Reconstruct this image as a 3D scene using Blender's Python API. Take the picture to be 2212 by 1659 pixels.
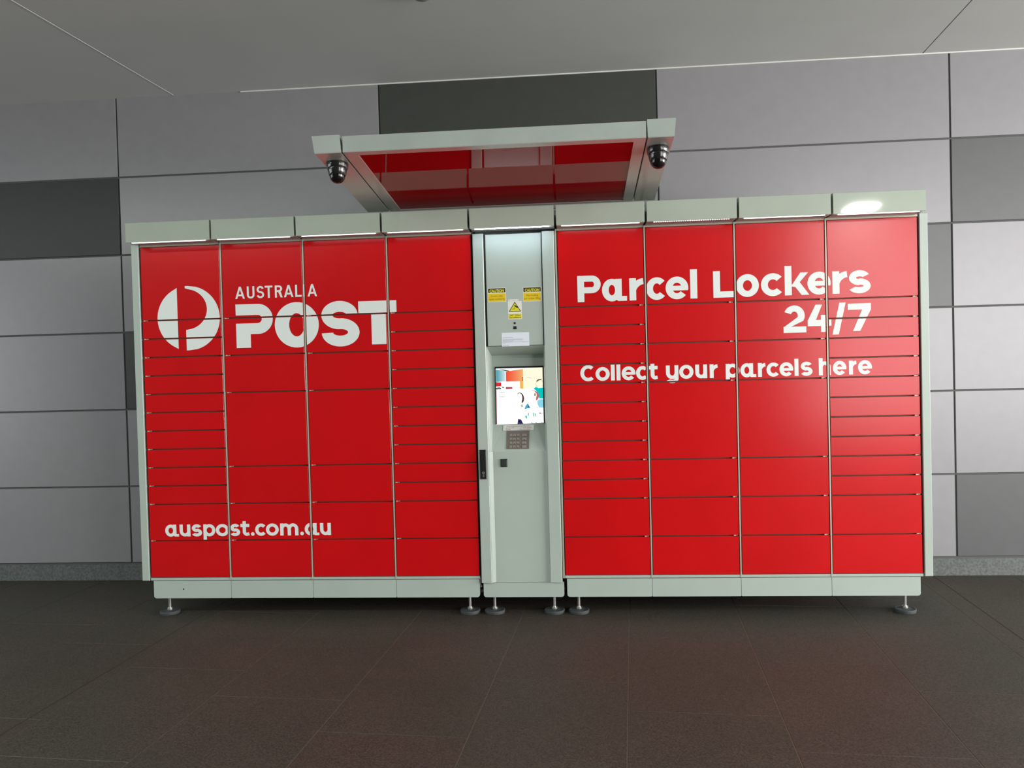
import bpy, bmesh, math, random
from mathutils import Vector, Matrix
random.seed(4)
for o in list(bpy.data.objects): bpy.data.objects.remove(o)
SC = bpy.context.scene
COL = SC.collection
pi = math.pi

# ------------------------------------------------------------------ camera
CAMP = Vector((2.48427, -4.469, 1.14971))
RT = Vector((0.99645086, 0.07994191, -0.02636233))
UP = Vector((0.02475454, 0.02103695, 0.99947219))
FW = Vector((-0.0804543, 0.99657751, -0.01898336))
cd = bpy.data.cameras.new('camera'); cam = bpy.data.objects.new('camera', cd); COL.objects.link(cam)
M = Matrix(((RT.x, UP.x, -FW.x, CAMP.x), (RT.y, UP.y, -FW.y, CAMP.y), (RT.z, UP.z, -FW.z, CAMP.z), (0, 0, 0, 1)))
cam.matrix_world = M
cd.sensor_fit = 'HORIZONTAL'; cd.sensor_width = 36.0; cd.lens = 1750 / 2212 * 36.0
cd.clip_start = 0.05; cd.clip_end = 100
SC.camera = cam

# ------------------------------------------------------------------ world, lights, exposure
w = bpy.data.worlds.new('world'); SC.world = w; w.use_nodes = True
bg = w.node_tree.nodes['Background']
bg.inputs[0].default_value = (0.86, 1.0, 0.94, 1); bg.inputs[1].default_value = 0.08
def area(name, loc, target, sx, sy, power, color):
    l = bpy.data.lights.new(name, 'AREA'); l.shape = 'RECTANGLE'; l.size = sx; l.size_y = sy
    l.energy = power; l.color = color
    o = bpy.data.objects.new(name, l); COL.objects.link(o); o.location = loc
    o.rotation_euler = (Vector(target) - Vector(loc)).to_track_quat('-Z', 'Y').to_euler()
    return o
# bright daylit opening of the concourse, behind the photographer and to the right
area('daylight_opening', (8.45, -7.0, 1.6), (8.45, 0, 1.6), 5.5, 2.8, 290, (1.0, 0.97, 0.98))
# ceiling luminaire whose reflection sits on the rightmost hood
area('ceiling_lamp_right', (6.0, -6.05, 3.0), (6.0, -6.05, 0), 0.32, 0.42, 90, (1.0, 1.0, 0.95))
# assumed unseen ceiling luminaires, split mid-row to keep canopy shade off the kiosk hood
area('assumed_lamp_row_left', (-1.9, -3.2, 3.0), (-1.9, -3.2, 0), 4.0, 0.35, 120, (0.92, 1.0, 0.95))
area('assumed_lamp_row_right', (6.3, -3.2, 3.0), (6.3, -3.2, 0), 4.0, 0.35, 30, (0.92, 1.0, 0.95))
# open ends of the covered walkway, left and right
area('open_end_left', (-7.0, -3.2, 1.4), (0, -3.2, 1.4), 6.0, 2.8, 205, (0.93, 0.97, 1.0))
area('open_end_right', (11.8, -3.2, 1.4), (0, -3.2, 1.4), 6.0, 2.8, 1200, (1.0, 0.97, 0.97))
SC.view_settings.view_transform = 'Standard'
SC.view_settings.look = 'None'
SC.view_settings.gamma = 1.0
SC.view_settings.use_curve_mapping = False
SC.view_settings.exposure = 0.0

# ------------------------------------------------------------------ materials
def mat(name, col, rough=0.5, metal=0.0, spec=0.5, noise=0.0, nscale=8.0, bump=0.0, bscale=200.0, dark=None, emit=None, estr=1.0, coat=0.0):
    m = bpy.data.materials.new(name); m.use_nodes = True
    nt = m.node_tree; b = nt.nodes['Principled BSDF']
    b.inputs['Base Color'].default_value = (*col, 1)
    b.inputs['Roughness'].default_value = rough
    b.inputs['Metallic'].default_value = metal
    b.inputs['Specular IOR Level'].default_value = spec
    if coat: b.inputs['Coat Weight'].default_value = coat; b.inputs['Coat Roughness'].default_value = 0.03
    tc = None
    if noise or bump:
        tc = nt.nodes.new('ShaderNodeNewGeometry')
    if noise:
        n = nt.nodes.new('ShaderNodeTexNoise'); n.inputs['Scale'].default_value = nscale; n.inputs['Detail'].default_value = 6
        nt.links.new(tc.outputs['Position'], n.inputs['Vector'])
        r = nt.nodes.new('ShaderNodeValToRGB')
        r.color_ramp.elements[0].position = 0.3; r.color_ramp.elements[1].position = 0.7
        lo = dark or tuple(c * (1 - noise) for c in col); hi = tuple(min(1, c * (1 + noise)) for c in col)
        r.color_ramp.elements[0].color = (*lo, 1); r.color_ramp.elements[1].color = (*hi, 1)
        nt.links.new(n.outputs['Fac'], r.inputs['Fac']); nt.links.new(r.outputs['Color'], b.inputs['Base Color'])
    if bump:
        n2 = nt.nodes.new('ShaderNodeTexNoise'); n2.inputs['Scale'].default_value = bscale; n2.inputs['Detail'].default_value = 3
        nt.links.new(tc.outputs['Position'], n2.inputs['Vector'])
        bp = nt.nodes.new('ShaderNodeBump'); bp.inputs['Strength'].default_value = bump; bp.inputs['Distance'].default_value = 0.002
        nt.links.new(n2.outputs['Fac'], bp.inputs['Height']); nt.links.new(bp.outputs['Normal'], b.inputs['Normal'])
    if emit:
        b.inputs['Emission Color'].default_value = (*emit, 1); b.inputs['Emission Strength'].default_value = estr
    return m

RED = mat('red_enamel', (0.555, 0.0035, 0.0055), 0.21, spec=0.5, noise=0.05, nscale=3, bump=0.03, bscale=500)
RED_GLASS = mat('grey_gloss_backing', (0.30, 0.26, 0.26), 0.03, spec=1.0, coat=1.0)
# red tinted glass: half opaque print, half see-through, with a clear surface reflection
PANE = bpy.data.materials.new('red_tinted_glass'); PANE.use_nodes = True
_n = PANE.node_tree; _n.nodes.clear(); _o = _n.nodes.new('ShaderNodeOutputMaterial'); _m = _n.nodes.new('ShaderNodeMixShader'); _m2 = _n.nodes.new('ShaderNodeMixShader')
_t = _n.nodes.new('ShaderNodeBsdfTransparent'); _t.inputs[0].default_value = (0.85, 0.10, 0.12, 1)
_d = _n.nodes.new('ShaderNodeBsdfDiffuse'); _d.inputs[0].default_value = (0.46, 0.006, 0.010, 1)
_g = _n.nodes.new('ShaderNodeBsdfGlossy'); _g.inputs['Roughness'].default_value = 0.015
_f = _n.nodes.new('ShaderNodeFresnel'); _f.inputs['IOR'].default_value = 1.36
_bf = _n.nodes.new('ShaderNodeNewGeometry'); _k = _n.nodes.new('ShaderNodeMath'); _k.operation = 'SUBTRACT'; _k.inputs[0].default_value = 1
_n.links.new(_bf.outputs['Backfacing'], _k.inputs[1]); _q = _n.nodes.new('ShaderNodeMath'); _q.operation = 'MULTIPLY'
_n.links.new(_k.outputs[0], _q.inputs[0]); _n.links.new(_f.outputs[0], _q.inputs[1])
_m2.inputs[0].default_value = 0.45; _n.links.new(_d.outputs[0], _m2.inputs[1]); _n.links.new(_t.outputs[0], _m2.inputs[2])
_n.links.new(_q.outputs[0], _m.inputs[0]); _n.links.new(_m2.outputs[0], _m.inputs[1]); _n.links.new(_g.outputs[0], _m.inputs[2]); _n.links.new(_m.outputs[0], _o.inputs[0])
WHITE = mat('white_vinyl', (0.74, 0.80, 0.76), 0.40, spec=0.42)
BODY = mat('pale_grey_enamel', (0.40, 0.47, 0.415), 0.34, noise=0.03, nscale=4, bump=0.02, bscale=400)
HOOD = mat('pale_grey_gloss_enamel', (0.40, 0.46, 0.38), 0.045, noise=0.03, nscale=5)
SOFFIT = mat('grey_sheet', (0.30, 0.30, 0.29), 0.3, metal=0.3)
SILVER = mat('brushed_silver', (0.56, 0.56, 0.52), 0.30, metal=0.45)
FASCIA = mat('canopy_grey', (0.40, 0.46, 0.41), 0.35, noise=0.06, nscale=6)
STRIP = mat('beige_metal', (0.50, 0.46, 0.36), 0.4, metal=0.2)
INNER = mat('cabinet_interior', (0.10, 0.075, 0.055), 0.6)
EDGE = mat('shelf_edge_brown', (0.17, 0.105, 0.065), 0.5)
BLACK = mat('black_plastic', (0.012, 0.014, 0.013), 0.35)
GLOSSBLACK = mat('camera_black', (0.012, 0.012, 0.012), 0.16, coat=0.5)
DOME = mat('smoked_dome', (0.006, 0.005, 0.005), 0.06)
STEEL = mat('steel', (0.62, 0.62, 0.58), 0.32, metal=0.85)
RUBBER = mat('grey_rubber', (0.045, 0.052, 0.053), 0.7, noise=0.12, nscale=30)
KEYP = mat('keypad_metal', (0.23, 0.21, 0.18), 0.42, metal=0.5)
KEYT = mat('key_metal', (0.38, 0.36, 0.32), 0.4, metal=0.5)
YEL = mat('yellow_vinyl', (0.72, 0.52, 0.008), 0.45)
YEL2 = mat('lemon_vinyl', (0.70, 0.66, 0.02), 0.45)
PRINT = mat('dark_print', (0.03, 0.022, 0.008), 0.5)
PRINTB = mat('brown_print', (0.22, 0.12, 0.01), 0.5)
PRINTG = mat('grey_print', (0.35, 0.38, 0.44), 0.5)
PAPER = mat('white_paper', (0.72, 0.78, 0.84), 0.6)
PAPER2 = mat('cream_label', (0.72, 0.72, 0.70), 0.5)
CLAD_L = mat('light_grey_panel', (0.247, 0.244, 0.254), 0.30, spec=0.85, noise=0.03, nscale=14, bump=0.03, bscale=300)
CLAD_M = mat('mid_grey_panel', (0.100, 0.104, 0.104), 0.32, noise=0.03, nscale=14, bump=0.03, bscale=300)
CLAD_D = mat('dark_grey_panel', (0.037, 0.041, 0.036), 0.42, noise=0.05, nscale=14, bump=0.03, bscale=300)
CLAD_M2 = mat('slate_grey_panel', (0.048, 0.052, 0.045), 0.42, noise=0.05, nscale=14, bump=0.03, bscale=300)
CLAD_X = mat('charcoal_panel', (0.019, 0.023, 0.020), 0.42, noise=0.05, nscale=14, bump=0.03, bscale=300)
JOINT = mat('joint_sealant', (0.085, 0.09, 0.085), 0.8)
STONE = mat('speckled_granite', (0.095, 0.105, 0.10), 0.6, noise=0.35, nscale=70)
CEIL = mat('ceiling_sheet', (0.52, 0.53, 0.505), 0.7, noise=0.02, nscale=3)
WHITEJ = mat('white_joint', (0.65, 0.66, 0.62), 0.6)
GROUT = mat('pale_grout', (0.13, 0.115, 0.08), 0.8)
DARKJ = mat('dark_joint_filler', (0.022, 0.015, 0.012), 0.8)
LED = mat('led_tube', (0.9, 0.9, 0.9), 0.4, emit=(0.86, 0.92, 1.0), estr=2.4)
LEDDOT = mat('led_dot', (0.9, 0.9, 0.9), 0.4, emit=(0.88, 0.93, 1.0), estr=3.6)
LEDC = mat('led_tube_bright', (0.9, 0.9, 0.9), 0.4, emit=(0.72, 0.83, 1.0), estr=24)

def tile_mat(name, base, warm):
    m = bpy.data.materials.new(name); m.use_nodes = True; nt = m.node_tree; b = nt.nodes['Principled BSDF']
    g = nt.nodes.new('ShaderNodeNewGeometry')
    n1 = nt.nodes.new('ShaderNodeTexNoise'); n1.inputs['Scale'].default_value = 150; n1.inputs['Detail'].default_value = 4
    n2 = nt.nodes.new('ShaderNodeTexNoise'); n2.inputs['Scale'].default_value = 2.2; n2.inputs['Detail'].default_value = 5
    for n in (n1, n2): nt.links.new(g.outputs['Position'], n.inputs['Vector'])
    r2 = nt.nodes.new('ShaderNodeValToRGB'); r2.color_ramp.elements[0].position = .35; r2.color_ramp.elements[1].position = .65
    r2.color_ramp.elements[0].color = (*base, 1); r2.color_ramp.elements[1].color = (*warm, 1)
    nt.links.new(n2.outputs['Fac'], r2.inputs['Fac'])
    r1 = nt.nodes.new('ShaderNodeValToRGB'); r1.color_ramp.elements[0].position = .32; r1.color_ramp.elements[1].position = .7
    r1.color_ramp.elements[0].color = (.55, .55, .55, 1); r1.color_ramp.elements[1].color = (1.45, 1.45, 1.4, 1)
    nt.links.new(n1.outputs['Fac'], r1.inputs['Fac'])
    mx = nt.nodes.new('ShaderNodeMix'); mx.data_type = 'RGBA'; mx.blend_type = 'MULTIPLY'; mx.inputs[0].default_value = 1
    nt.links.new(r2.outputs['Color'], mx.inputs[6]); nt.links.new(r1.outputs['Color'], mx.inputs[7])
    nt.links.new(mx.outputs[2], b.inputs['Base Color'])
    b.inputs['Roughness'].default_value = 0.62; b.inputs['Specular IOR Level'].default_value = 0.3
    return m
TILES = [tile_mat('brown_stone_tile', (.044, .040, .0315), (.053, .0435, .035)),
         tile_mat('olive_stone_tile', (.042, .041, .0325), (.050, .0445, .035)),
         tile_mat('umber_stone_tile', (.046, .038, .0305), (.054, .042, .035))]

# ------------------------------------------------------------------ mesh helpers
def tag(o, label=None, cat=None, group=None, kind=None):
    if label: o['label'] = label
    if cat: o['category'] = cat
    if group: o['group'] = group
    if kind: o['kind'] = kind
    return o
def empty(name, loc=(0, 0, 0)):
    o = bpy.data.objects.new(name, None); COL.objects.link(o); o.location = loc; o.empty_display_size = 0.1
    return o
def link(name, mesh, parent=None, loc=(0, 0, 0)):
    o = bpy.data.objects.new(name, mesh); COL.objects.link(o)
    o.location = loc
    if parent: o.parent = parent
    return o
class MB:
    def __init__(s): s.v = []; s.f = []; s.m = []; s.mats = []; s.smooth = []
    def mi(s, m):
        if m not in s.mats: s.mats.append(m)
        return s.mats.index(m)
    def add(s, vs, fs, m, smooth=False):
        n = len(s.v); s.v += [tuple(x) for x in vs]; k = s.mi(m)
        for f in fs: s.f.append([n + i for i in f]); s.m.append(k); s.smooth.append(smooth)
        return s
    def box(s, x0, x1, y0, y1, z0, z1, m):
        return s.add([(x0, y0, z0), (x1, y0, z0), (x1, y1, z0), (x0, y1, z0), (x0, y0, z1), (x1, y0, z1), (x1, y1, z1), (x0, y1, z1)],
                     [(0, 3, 2, 1), (4, 5, 6, 7), (0, 1, 5, 4), (1, 2, 6, 5), (2, 3, 7, 6), (3, 0, 4, 7)], m)
    def slab(s, x0, x1, y0, y1, z0, z1, c, m):
        "box whose front (-y) edges are chamfered by c"
        V = [(x0, y1, z0), (x1, y1, z0), (x1, y1, z1), (x0, y1, z1), (x0, y0 + c, z0), (x1, y0 + c, z0), (x1, y0 + c, z1), (x0, y0 + c, z1),
             (x0 + c, y0, z0 + c), (x1 - c, y0, z0 + c), (x1 - c, y0, z1 - c), (x0 + c, y0, z1 - c)]
        F = [(0, 3, 2, 1), (8, 9, 10, 11)]
        for a, b in ((0, 1), (1, 2), (2, 3), (3, 0)): F += [(a, b, b + 4, a + 4), (a + 4, b + 4, b + 8, a + 8)]
        return s.add(V, F, m)
    def prism(s, poly, axis, a0, a1, m):
        "extrude a 2-d outline along an axis; outline given in the other two axes"
        def P(p, a):
            return (a, p[0], p[1]) if axis == 'x' else ((p[0], a, p[1]) if axis == 'y' else (p[0], p[1], a))
        n = len(poly); V = [P(p, a0) for p in poly] + [P(p, a1) for p in poly]
        F = [tuple(range(n)), tuple(range(2 * n - 1, n - 1, -1))] + [(i, (i + 1) % n, n + (i + 1) % n, n + i) for i in range(n)]
        return s.add(V, F, m)
    def cyl(s, c, axis, r, h, m, n=20, r2=None):
        r2 = r if r2 is None else r2; V = []
        for rr, a in ((r, 0), (r2, h)):
            for i in range(n):
                t = 2 * pi * i / n; u, v = rr * math.cos(t), rr * math.sin(t)
                V.append((c[0] + u, c[1] + v, c[2] + a) if axis == 'z' else ((c[0] + u, c[1] + a, c[2] + v) if axis == 'y' else (c[0] + a, c[1] + u, c[2] + v)))
        s.add(V, [(i, (i + 1) % n, n + (i + 1) % n, n + i) for i in range(n)], m, True)
        s.add(V, [tuple(range(n - 1, -1, -1)), tuple(range(n, 2 * n))], m); return s
    def lathe(s, c, prof, m, n=28):
        V = []
        for r, z in prof:
            for i in range(n):
                t = 2 * pi * i / n; V.append((c[0] + r * math.cos(t), c[1] + r * math.sin(t), c[2] + z))
        F = [(k * n + i, k * n + (i + 1) % n, (k + 1) * n + (i + 1) % n, (k + 1) * n + i) for k in range(len(prof) - 1) for i in range(n)]
        return s.add(V, F, m, True)
    def build(s, name, parent=None, loc=(0, 0, 0), flip=True):
        me = bpy.data.meshes.new(name); me.from_pydata(s.v, [], s.f)
        for m in s.mats: me.materials.append(m)
        for p, k, sm in zip(me.polygons, s.m, s.smooth): p.material_index = k; p.use_smooth = sm
        if flip:
            bm = bmesh.new(); bm.from_mesh(me); bmesh.ops.recalc_face_normals(bm, faces=bm.faces); bm.to_mesh(me); bm.free()
        me.update()
        return link(name, me, parent, loc)

# ------------------------------------------------------------------ room shell
ZF = -0.2244; ZC = 3.04; YW = 0.80
YS = ZF                                              # floor level
# back wall: cladding panels on a dark backing, recessed joints
wall = MB().box(-5.97, 10.23, YW + 0.009, YW + 0.20, ZF, ZC + 0.05, JOINT).build('wall_back'); tag(wall, kind='structure')
WX = -0.57045; WP = 1.80092; WZ = -0.10603; WH = 0.523; J = 0.0055
tone = {(-1, 4): CLAD_X, (0, 2): CLAD_D, (1, 5): CLAD_M2, (2, 3): CLAD_M, (3, 4): CLAD_M, (3, 0): CLAD_M, (-2, 1): CLAD_M, (4, 2): CLAD_M, (-3, 3): CLAD_D, (5, 0): CLAD_M, (-2, 5): CLAD_D}
for i in range(-3, 6):
    for r in range(6):
        x0 = WX + i * WP; z0 = WZ + r * WH; z1 = z0 + WH if r < 5 else ZC + 0.02
        dy = random.uniform(-0.0008, 0.0008)
        MB().slab(x0 + J, x0 + WP - J, YW + dy, YW + 0.024, z0 + J, z1 - J, 0.0015, tone.get((i, r), CLAD_L)).build('panel', wall)
base = MB()
base.box(-5.97, 10.23, YW + 0.004, YW + 0.02, ZF, WZ - 0.010, STONE)
base.box(-5.97, 10.23, YW + 0.016, YW + 0.02, WZ - 0.012, WZ + J, JOINT)
tag(base.build('baseboard_back'), kind='structure')

# floor: running-bond stone tiles, laid a few degrees off the wall
floor = MB().box(-7, 12, -7.4, YW + 0.2, ZF - 0.08, ZF - 0.0012, GROUT).build('floor'); tag(floor, kind='structure')
TH = 0.0685; ct, st = math.cos(TH), math.sin(TH); U0, DU = 0.372, 0.590; DV = 0.882
OFF = {2: -0.467, 1: -0.176, 0: -0.768}
tg = 0.0013
tmesh = []
for m in TILES:
    b = MB(); x0, x1, y0, y1 = tg, DU - tg, tg, DV - tg; c = 0.0012
    V = [(x0, y0, -.010), (x1, y0, -.010), (x1, y1, -.010), (x0, y1, -.010), (x0, y0, -c), (x1, y0, -c), (x1, y1, -c), (x0, y1, -c), (x0 + c, y0 + c, 0), (x1 - c, y0 + c, 0), (x1 - c, y1 - c, 0), (x0 + c, y1 - c, 0)]
    F = [(0, 3, 2, 1), (8, 9, 10, 11)]
    for p, q in ((0, 1), (1, 2), (2, 3), (3, 0)): F += [(p, q, q + 4, p + 4), (p + 4, q + 4, q + 8, p + 8)]
    b.add(V, F, m); o = b.build('tile_proto'); tmesh.append(o.data); bpy.data.objects.remove(o)
far = MB()
def clip_y(poly, ymax):
    out = []
    for k in range(len(poly)):
        a, b = poly[k], poly[(k + 1) % len(poly)]
        if a[1] <= ymax: out.append(a)
        if (a[1] <= ymax) != (b[1] <= ymax):
            t = (ymax - a[1]) / (b[1] - a[1]); out.append((a[0] + t * (b[0] - a[0]), ymax))
    return out
def inset_prism(poly, m, name, parent):
    b = MB(); b.prism(poly, 'z', ZF - 0.010, ZF, m); return b.build(name, parent)
for n in range(-9, 15):
    off = OFF[n % 3]
    for k in range(-12, 4):
        u = U0 + n * DU; v = off + k * DV
        cs = [(uu * ct - (-1) * 0 + vv * st * 1, 0) for uu, vv in ((u, v),)]
        # (u, v) -> (x, y): x = u cos + v sin, y = v cos - u sin
        q = [((uu) * ct + vv * st, vv * ct - uu * st) for uu, vv in ((u + tg, v + tg), (u + DU - tg, v + tg), (u + DU - tg, v + DV - tg), (u + tg, v + DV - tg))]
        ymax = max(p[1] for p in q); ymin = min(p[1] for p in q); cx = sum(p[0] for p in q) / 4
        if ymin > YW or cx < -4 or cx > 9: continue
        m = random.choice(TILES)
        near = ymax > -4.6 and -2.6 < cx < 7.4
        if ymax > YW + 0.002:
            pl = clip_y(q, YW + 0.002)
            if len(pl) > 2 and max(p[1] for p in pl) - min(p[1] for p in pl) > .02:
                if near: inset_prism(pl, m, 'tile', floor)
                else: far.prism(pl, 'z', ZF - .010, ZF, m)
            continue
        if near:
            o = link('tile', tmesh[TILES.index(m)], floor, (u * ct + v * st, v * ct - u * st, ZF)); o.rotation_euler = (0, 0, -TH)
        elif ymin > -7.3: far.prism(q, 'z', ZF - .010, ZF, m)
o = far.build('tile_field', floor); tag(o, kind='stuff')
def floor_line(p, q, wd, m, name):
    d = Vector((q[0] - p[0], q[1] - p[1])).normalized(); nn = Vector((-d.y, d.x)) * wd / 2
    pl = [(p[0] + nn.x, p[1] + nn.y), (q[0] + nn.x, q[1] + nn.y), (q[0] - nn.x, q[1] - nn.y), (p[0] - nn.x, p[1] - nn.y)]
    MB().prism(pl, 'z', ZF - 0.002, ZF + 0.0006, m).build(name, floor)
floor_line((0.10, -3.4), (0.345, 0.798), 0.006, DARKJ, 'control_joint')
floor_line((4.38, -3.4), (4.687, 0.798), 0.006, DARKJ, 'control_joint')
# ceiling: three large sheets, one raised white seam and one open dark seam
ceil = MB().box(-7, 12, -6.8, YW + 0.25, ZC + 0.02, ZC + 0.12, JOINT).build('ceiling'); tag(ceil, kind='structure')
SL = 0.07
def cx_at(x, y): return x + SL * y
def sheet(xa, xb, m=CEIL):
    y0, y1 = -6.75, YW + 0.02
    pl = [(cx_at(xa, y0) if xa > -7 else -6.9, y0), (cx_at(xb, y0) if xb < 11 else 11.9, y0), (cx_at(xb, y1) if xb < 11 else 11.9, y1), (cx_at(xa, y1) if xa > -7 else -6.9, y1)]
    MB().prism(pl, 'z', ZC, ZC + 0.021, m).build('panel', ceil)
sheet(-7, -0.222); sheet(-0.218, 4.613); sheet(4.621, 12)
pl = [(cx_at(-.222 - .002, -9.4), -9.4), (cx_at(-.218 + .002, -6.7), -6.7), (cx_at(-.216, YW), YW), (cx_at(-.224, YW), YW)]
MB().prism(pl, 'z', ZC - 0.0015, ZC + 0.002, WHITEJ).build('seam_cover', ceil)
# thin white edge bead where the ceiling meets the cladding
tag(MB().box(0.3, 10.0, YW - 0.008, YW + 0.0, ZC - 0.007, ZC, WHITEJ).build('trim_1'), kind='structure')
det = empty('smoke_detector', (1.76, -0.44, ZC)); tag(det, 'small round grey smoke detector on the ceiling at the top edge', 'detector')
MB().lathe((0, 0, 0), [(0.001, 0), (0.055, 0), (0.055, -.012), (0.046, -.016)], SOFFIT).build('base', det)
MB().lathe((0, 0, 0), [(0.046, -.016), (0.040, -.034), (0.018, -.040), (0.0005, -.041)], SOFFIT).build('cover', det)

# ------------------------------------------------------------------ stroke lettering
def ring(cx, cy, rx, ry, wx, wy, a0, a1, n=None):
    n = n or max(3, int(abs(a1 - a0) / 9)); out = []
    for i in range(n):
        t0 = math.radians(a0 + (a1 - a0) * i / n); t1 = math.radians(a0 + (a1 - a0) * (i + 1) / n)
        c0, s0, c1, s1 = math.cos(t0), math.sin(t0), math.cos(t1), math.sin(t1)
        out.append([(cx + rx * c0, cy + ry * s0), (cx + rx * c1, cy + ry * s1), (cx + (rx - wx) * c1, cy + (ry - wy) * s1), (cx + (rx - wx) * c0, cy + (ry - wy) * s0)])
    return out
def arc(cx, cy, rx, ry, s, a0, a1): return ring(cx, cy, rx, ry, s, s, a0, a1)
def rect(x0, y0, x1, y1): return [[(x0, y0), (x1, y0), (x1, y1), (x0, y1)]]
def line(x0, y0, x1, y1, s):
    d = Vector((x1 - x0, y1 - y0)).normalized(); n = Vector((-d.y, d.x)) * s / 2
    return [[(x0 + n.x, y0 + n.y), (x0 - n.x, y0 - n.y), (x1 - n.x, y1 - n.y), (x1 + n.x, y1 + n.y)]]
def glyph(g, w, X, H, s, asc=None):
    "w width, X x-height, H cap height, s stroke"
    asc = asc or H * 1.07; v = s * 0.9
    if g == 'o': return ring(w/2, X/2, w/2, X/2 + .01*X, s, v, 0, 360)
    if g == 'c': return ring(w*.56, X/2, w*.56, X/2 + .01*X, s, v, 42, 318)
    if g == 'e':
        t = math.degrees(math.asin(min(1, v*.42/(X*.51))))
        return ring(w/2, X/2, w/2, X/2 + .01*X, s, v, -t, 320) + rect(s*.6, X/2 - v*.42, w - s*.5, X/2 + v*.36) + [[(w - s*.95, X/2 - v*.42), (w*.5 + w*.5*math.cos(math.radians(t)), X/2 - v*.42), (w*.5 + w*.5*math.cos(math.radians(t*.6)), X/2 + v*.3), (w - s*.95, X/2 + v*.3)]]
    if g == 'a':
        bw = w - s*.75
        return ring(bw/2, X/2, bw/2, X/2 + .01*X, s, v, 0, 360) + rect(bw - s, s*.35, bw, X) + [[(bw - s, s*.36), (bw - s*.55, 0), (bw, 0), (bw, s*.72), (bw - s*.2, s*.8)]] + rect(bw - s*.1, 0, w, s*.72)
    if g in ('p',):
        return ring(w/2, X/2, w/2, X/2 + .01*X, s, v, 0, 360) + rect(0, -(asc - X)*.95, s, X)
    if g == 'u': return rect(0, w/2, s, X) + ring(w/2, w/2, w/2, w/2, s, v, 180, 360) + rect(w - s, 0, w, X)
    if g == 'y': return rect(0, w/2, s, X) + ring(w/2, w/2, w/2, w/2, s, v, 180, 360) + rect(w - s, .02*X, w, X) + ring(w/2, .02*X, w/2, X*.32, s, v*.95, 205, 360)
    if g == 'h': return rect(0, 0, s, asc) + ring(w/2, X - w/2, w/2, w/2, s, v, 0, 180) + rect(w - s, 0, w, X - w/2)
    if g == 'm':
        q = (w + s)/2
        return rect(0, 0, s, X) + ring(q/2, X - q/2, q/2, q/2, s, v, 0, 180) + rect(q - s, 0, q, X - q/2) + ring(w - q/2, X - q/2, q/2, q/2, s, v, 0, 180) + rect(w - s, 0, w, X - q/2)
    if g == 'r': return rect(0, 0, s, X) + ring(w, X - w*.98, w, w*.98, s*.95, v, 96, 180)
    if g == 's':
        r = (X + v)/4
        return ring(w*.5, X - r, w*.48, r + .01*X, s, v, 26, 90) + ring(w*.5, X - r, w*.46, r + .01*X, s, v, 90, 270) + ring(w*.5, r, w*.5, r + .01*X, s, v, 90, -90) + ring(w*.5, r, w*.5, r + .01*X, s, v, -90, -152)
    if g == 't':
        a = w*.24
        return rect(a, s*1.2, a + s, asc*.93) + rect(0, X - v*1.02, w*.98, X) + ring(a + s*1.25, s*1.25, s*1.25, s*1.25, s, v, 180, 270) + [[(a + s*1.2, 0), (w, s*.16), (w*.93, s*1.0), (a + s*1.2, v)]]
    if g == 'l': return rect(0, 0, w, asc)
    if g == '.': return ring(w/2, w/2, w/2, w/2, w*.49, w*.49, 0, 360)
    if g == 'k': return rect(0, 0, s, asc) + [[(s*.9, X*.40), (w*.66, X), (w*.985, X), (s*1.55, X*.36)], [(s*1.25, X*.47), (w*.70, 0), (w*1.02, 0), (s*1.95, X*.66)]]
    if g == 'P':
        r = H*.335
        return rect(0, 0, s, H) + rect(s, H - v, w - r, H) + rect(s, H - 2*r, w - r, H - 2*r + v) + ring(w - r, H - r, r, r, s, v, -90, 90)
    if g == 'L': return rect(0, 0, s, H) + rect(s, 0, w, v)
    if g == 'C': return ring(w*.54, H/2, w*.54, H/2 + .01*H, s, v, 47, 313)
    if g == '2':
        r = w*.46; k = H - r
        return ring(w*.48, k, r, r, s, v, -32, 158) + [[(w*.48 + r*.85, k - r*.53), (w*.48 + (r - s)*.85, k - (r - s)*.53), (0, v*.9), (0, 0), (s*.9, v*.9)]] + rect(0, 0, w, v)
    if g == '4': return rect(w*.56, 0, w*.56 + s, H*.62) + rect(0, H*.22, w, H*.22 + v) + [[(0, H*.22 + v*.9), (0, H*.22), (s*1.0, H*.22 + v*.5), (w*.62, H), (w*.34, H)]]
    if g == '/': return [[(0, -.11*H), (s*.9, -.11*H), (w, H*1.05), (w - s*.9, H*1.05)]]
    if g == '7': return rect(0, H - v, w, H) + [[(w - s*1.25, H - v), (w, H - v*.98), (w*.52, 0), (w*.21, 0)]]
    # condensed capitals
    if g == 'A': return [[(0, 0), (s*1.02, 0), (w/2 + s*.45, H), (w/2 - s*.5, H)], [(w, 0), (w - s*1.02, 0), (w/2 - s*.45, H), (w/2 + s*.5, H)]] + rect(w*.2, H*.22, w*.8, H*.22 + v)
    if g == 'U': return rect(0, w*.45, s, H) + ring(w/2, w*.45, w/2, w*.45, s, v, 180, 360) + rect(w - s, w*.45, w, H)
    if g == 'S':
        r = (H + v)/4
        return ring(w*.5, H - r, w*.47, r, s, v, 15, 270) + ring(w*.5, r, w*.5, r, s, v, 90, -165)
    if g == 'T': return rect(w/2 - s/2, 0, w/2 + s/2, H) + rect(0, H - v, w, H)
    if g == 'R':
        r = H*.27
        return rect(0, 0, s, H) + rect(s, H - v, w*.5, H) + rect(s, H - 2*r, w*.5, H - 2*r + v) + ring(w*.5, H - r, w*.46, r, s, v, -90, 90) + [[(w*.40, H - 2*r + v*.3), (w*.72, H - 2*r + v*.6), (w, 0), (w - s*1.08, 0)]]
    if g == 'I': return rect(0, 0, w, H)
    return []
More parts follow.
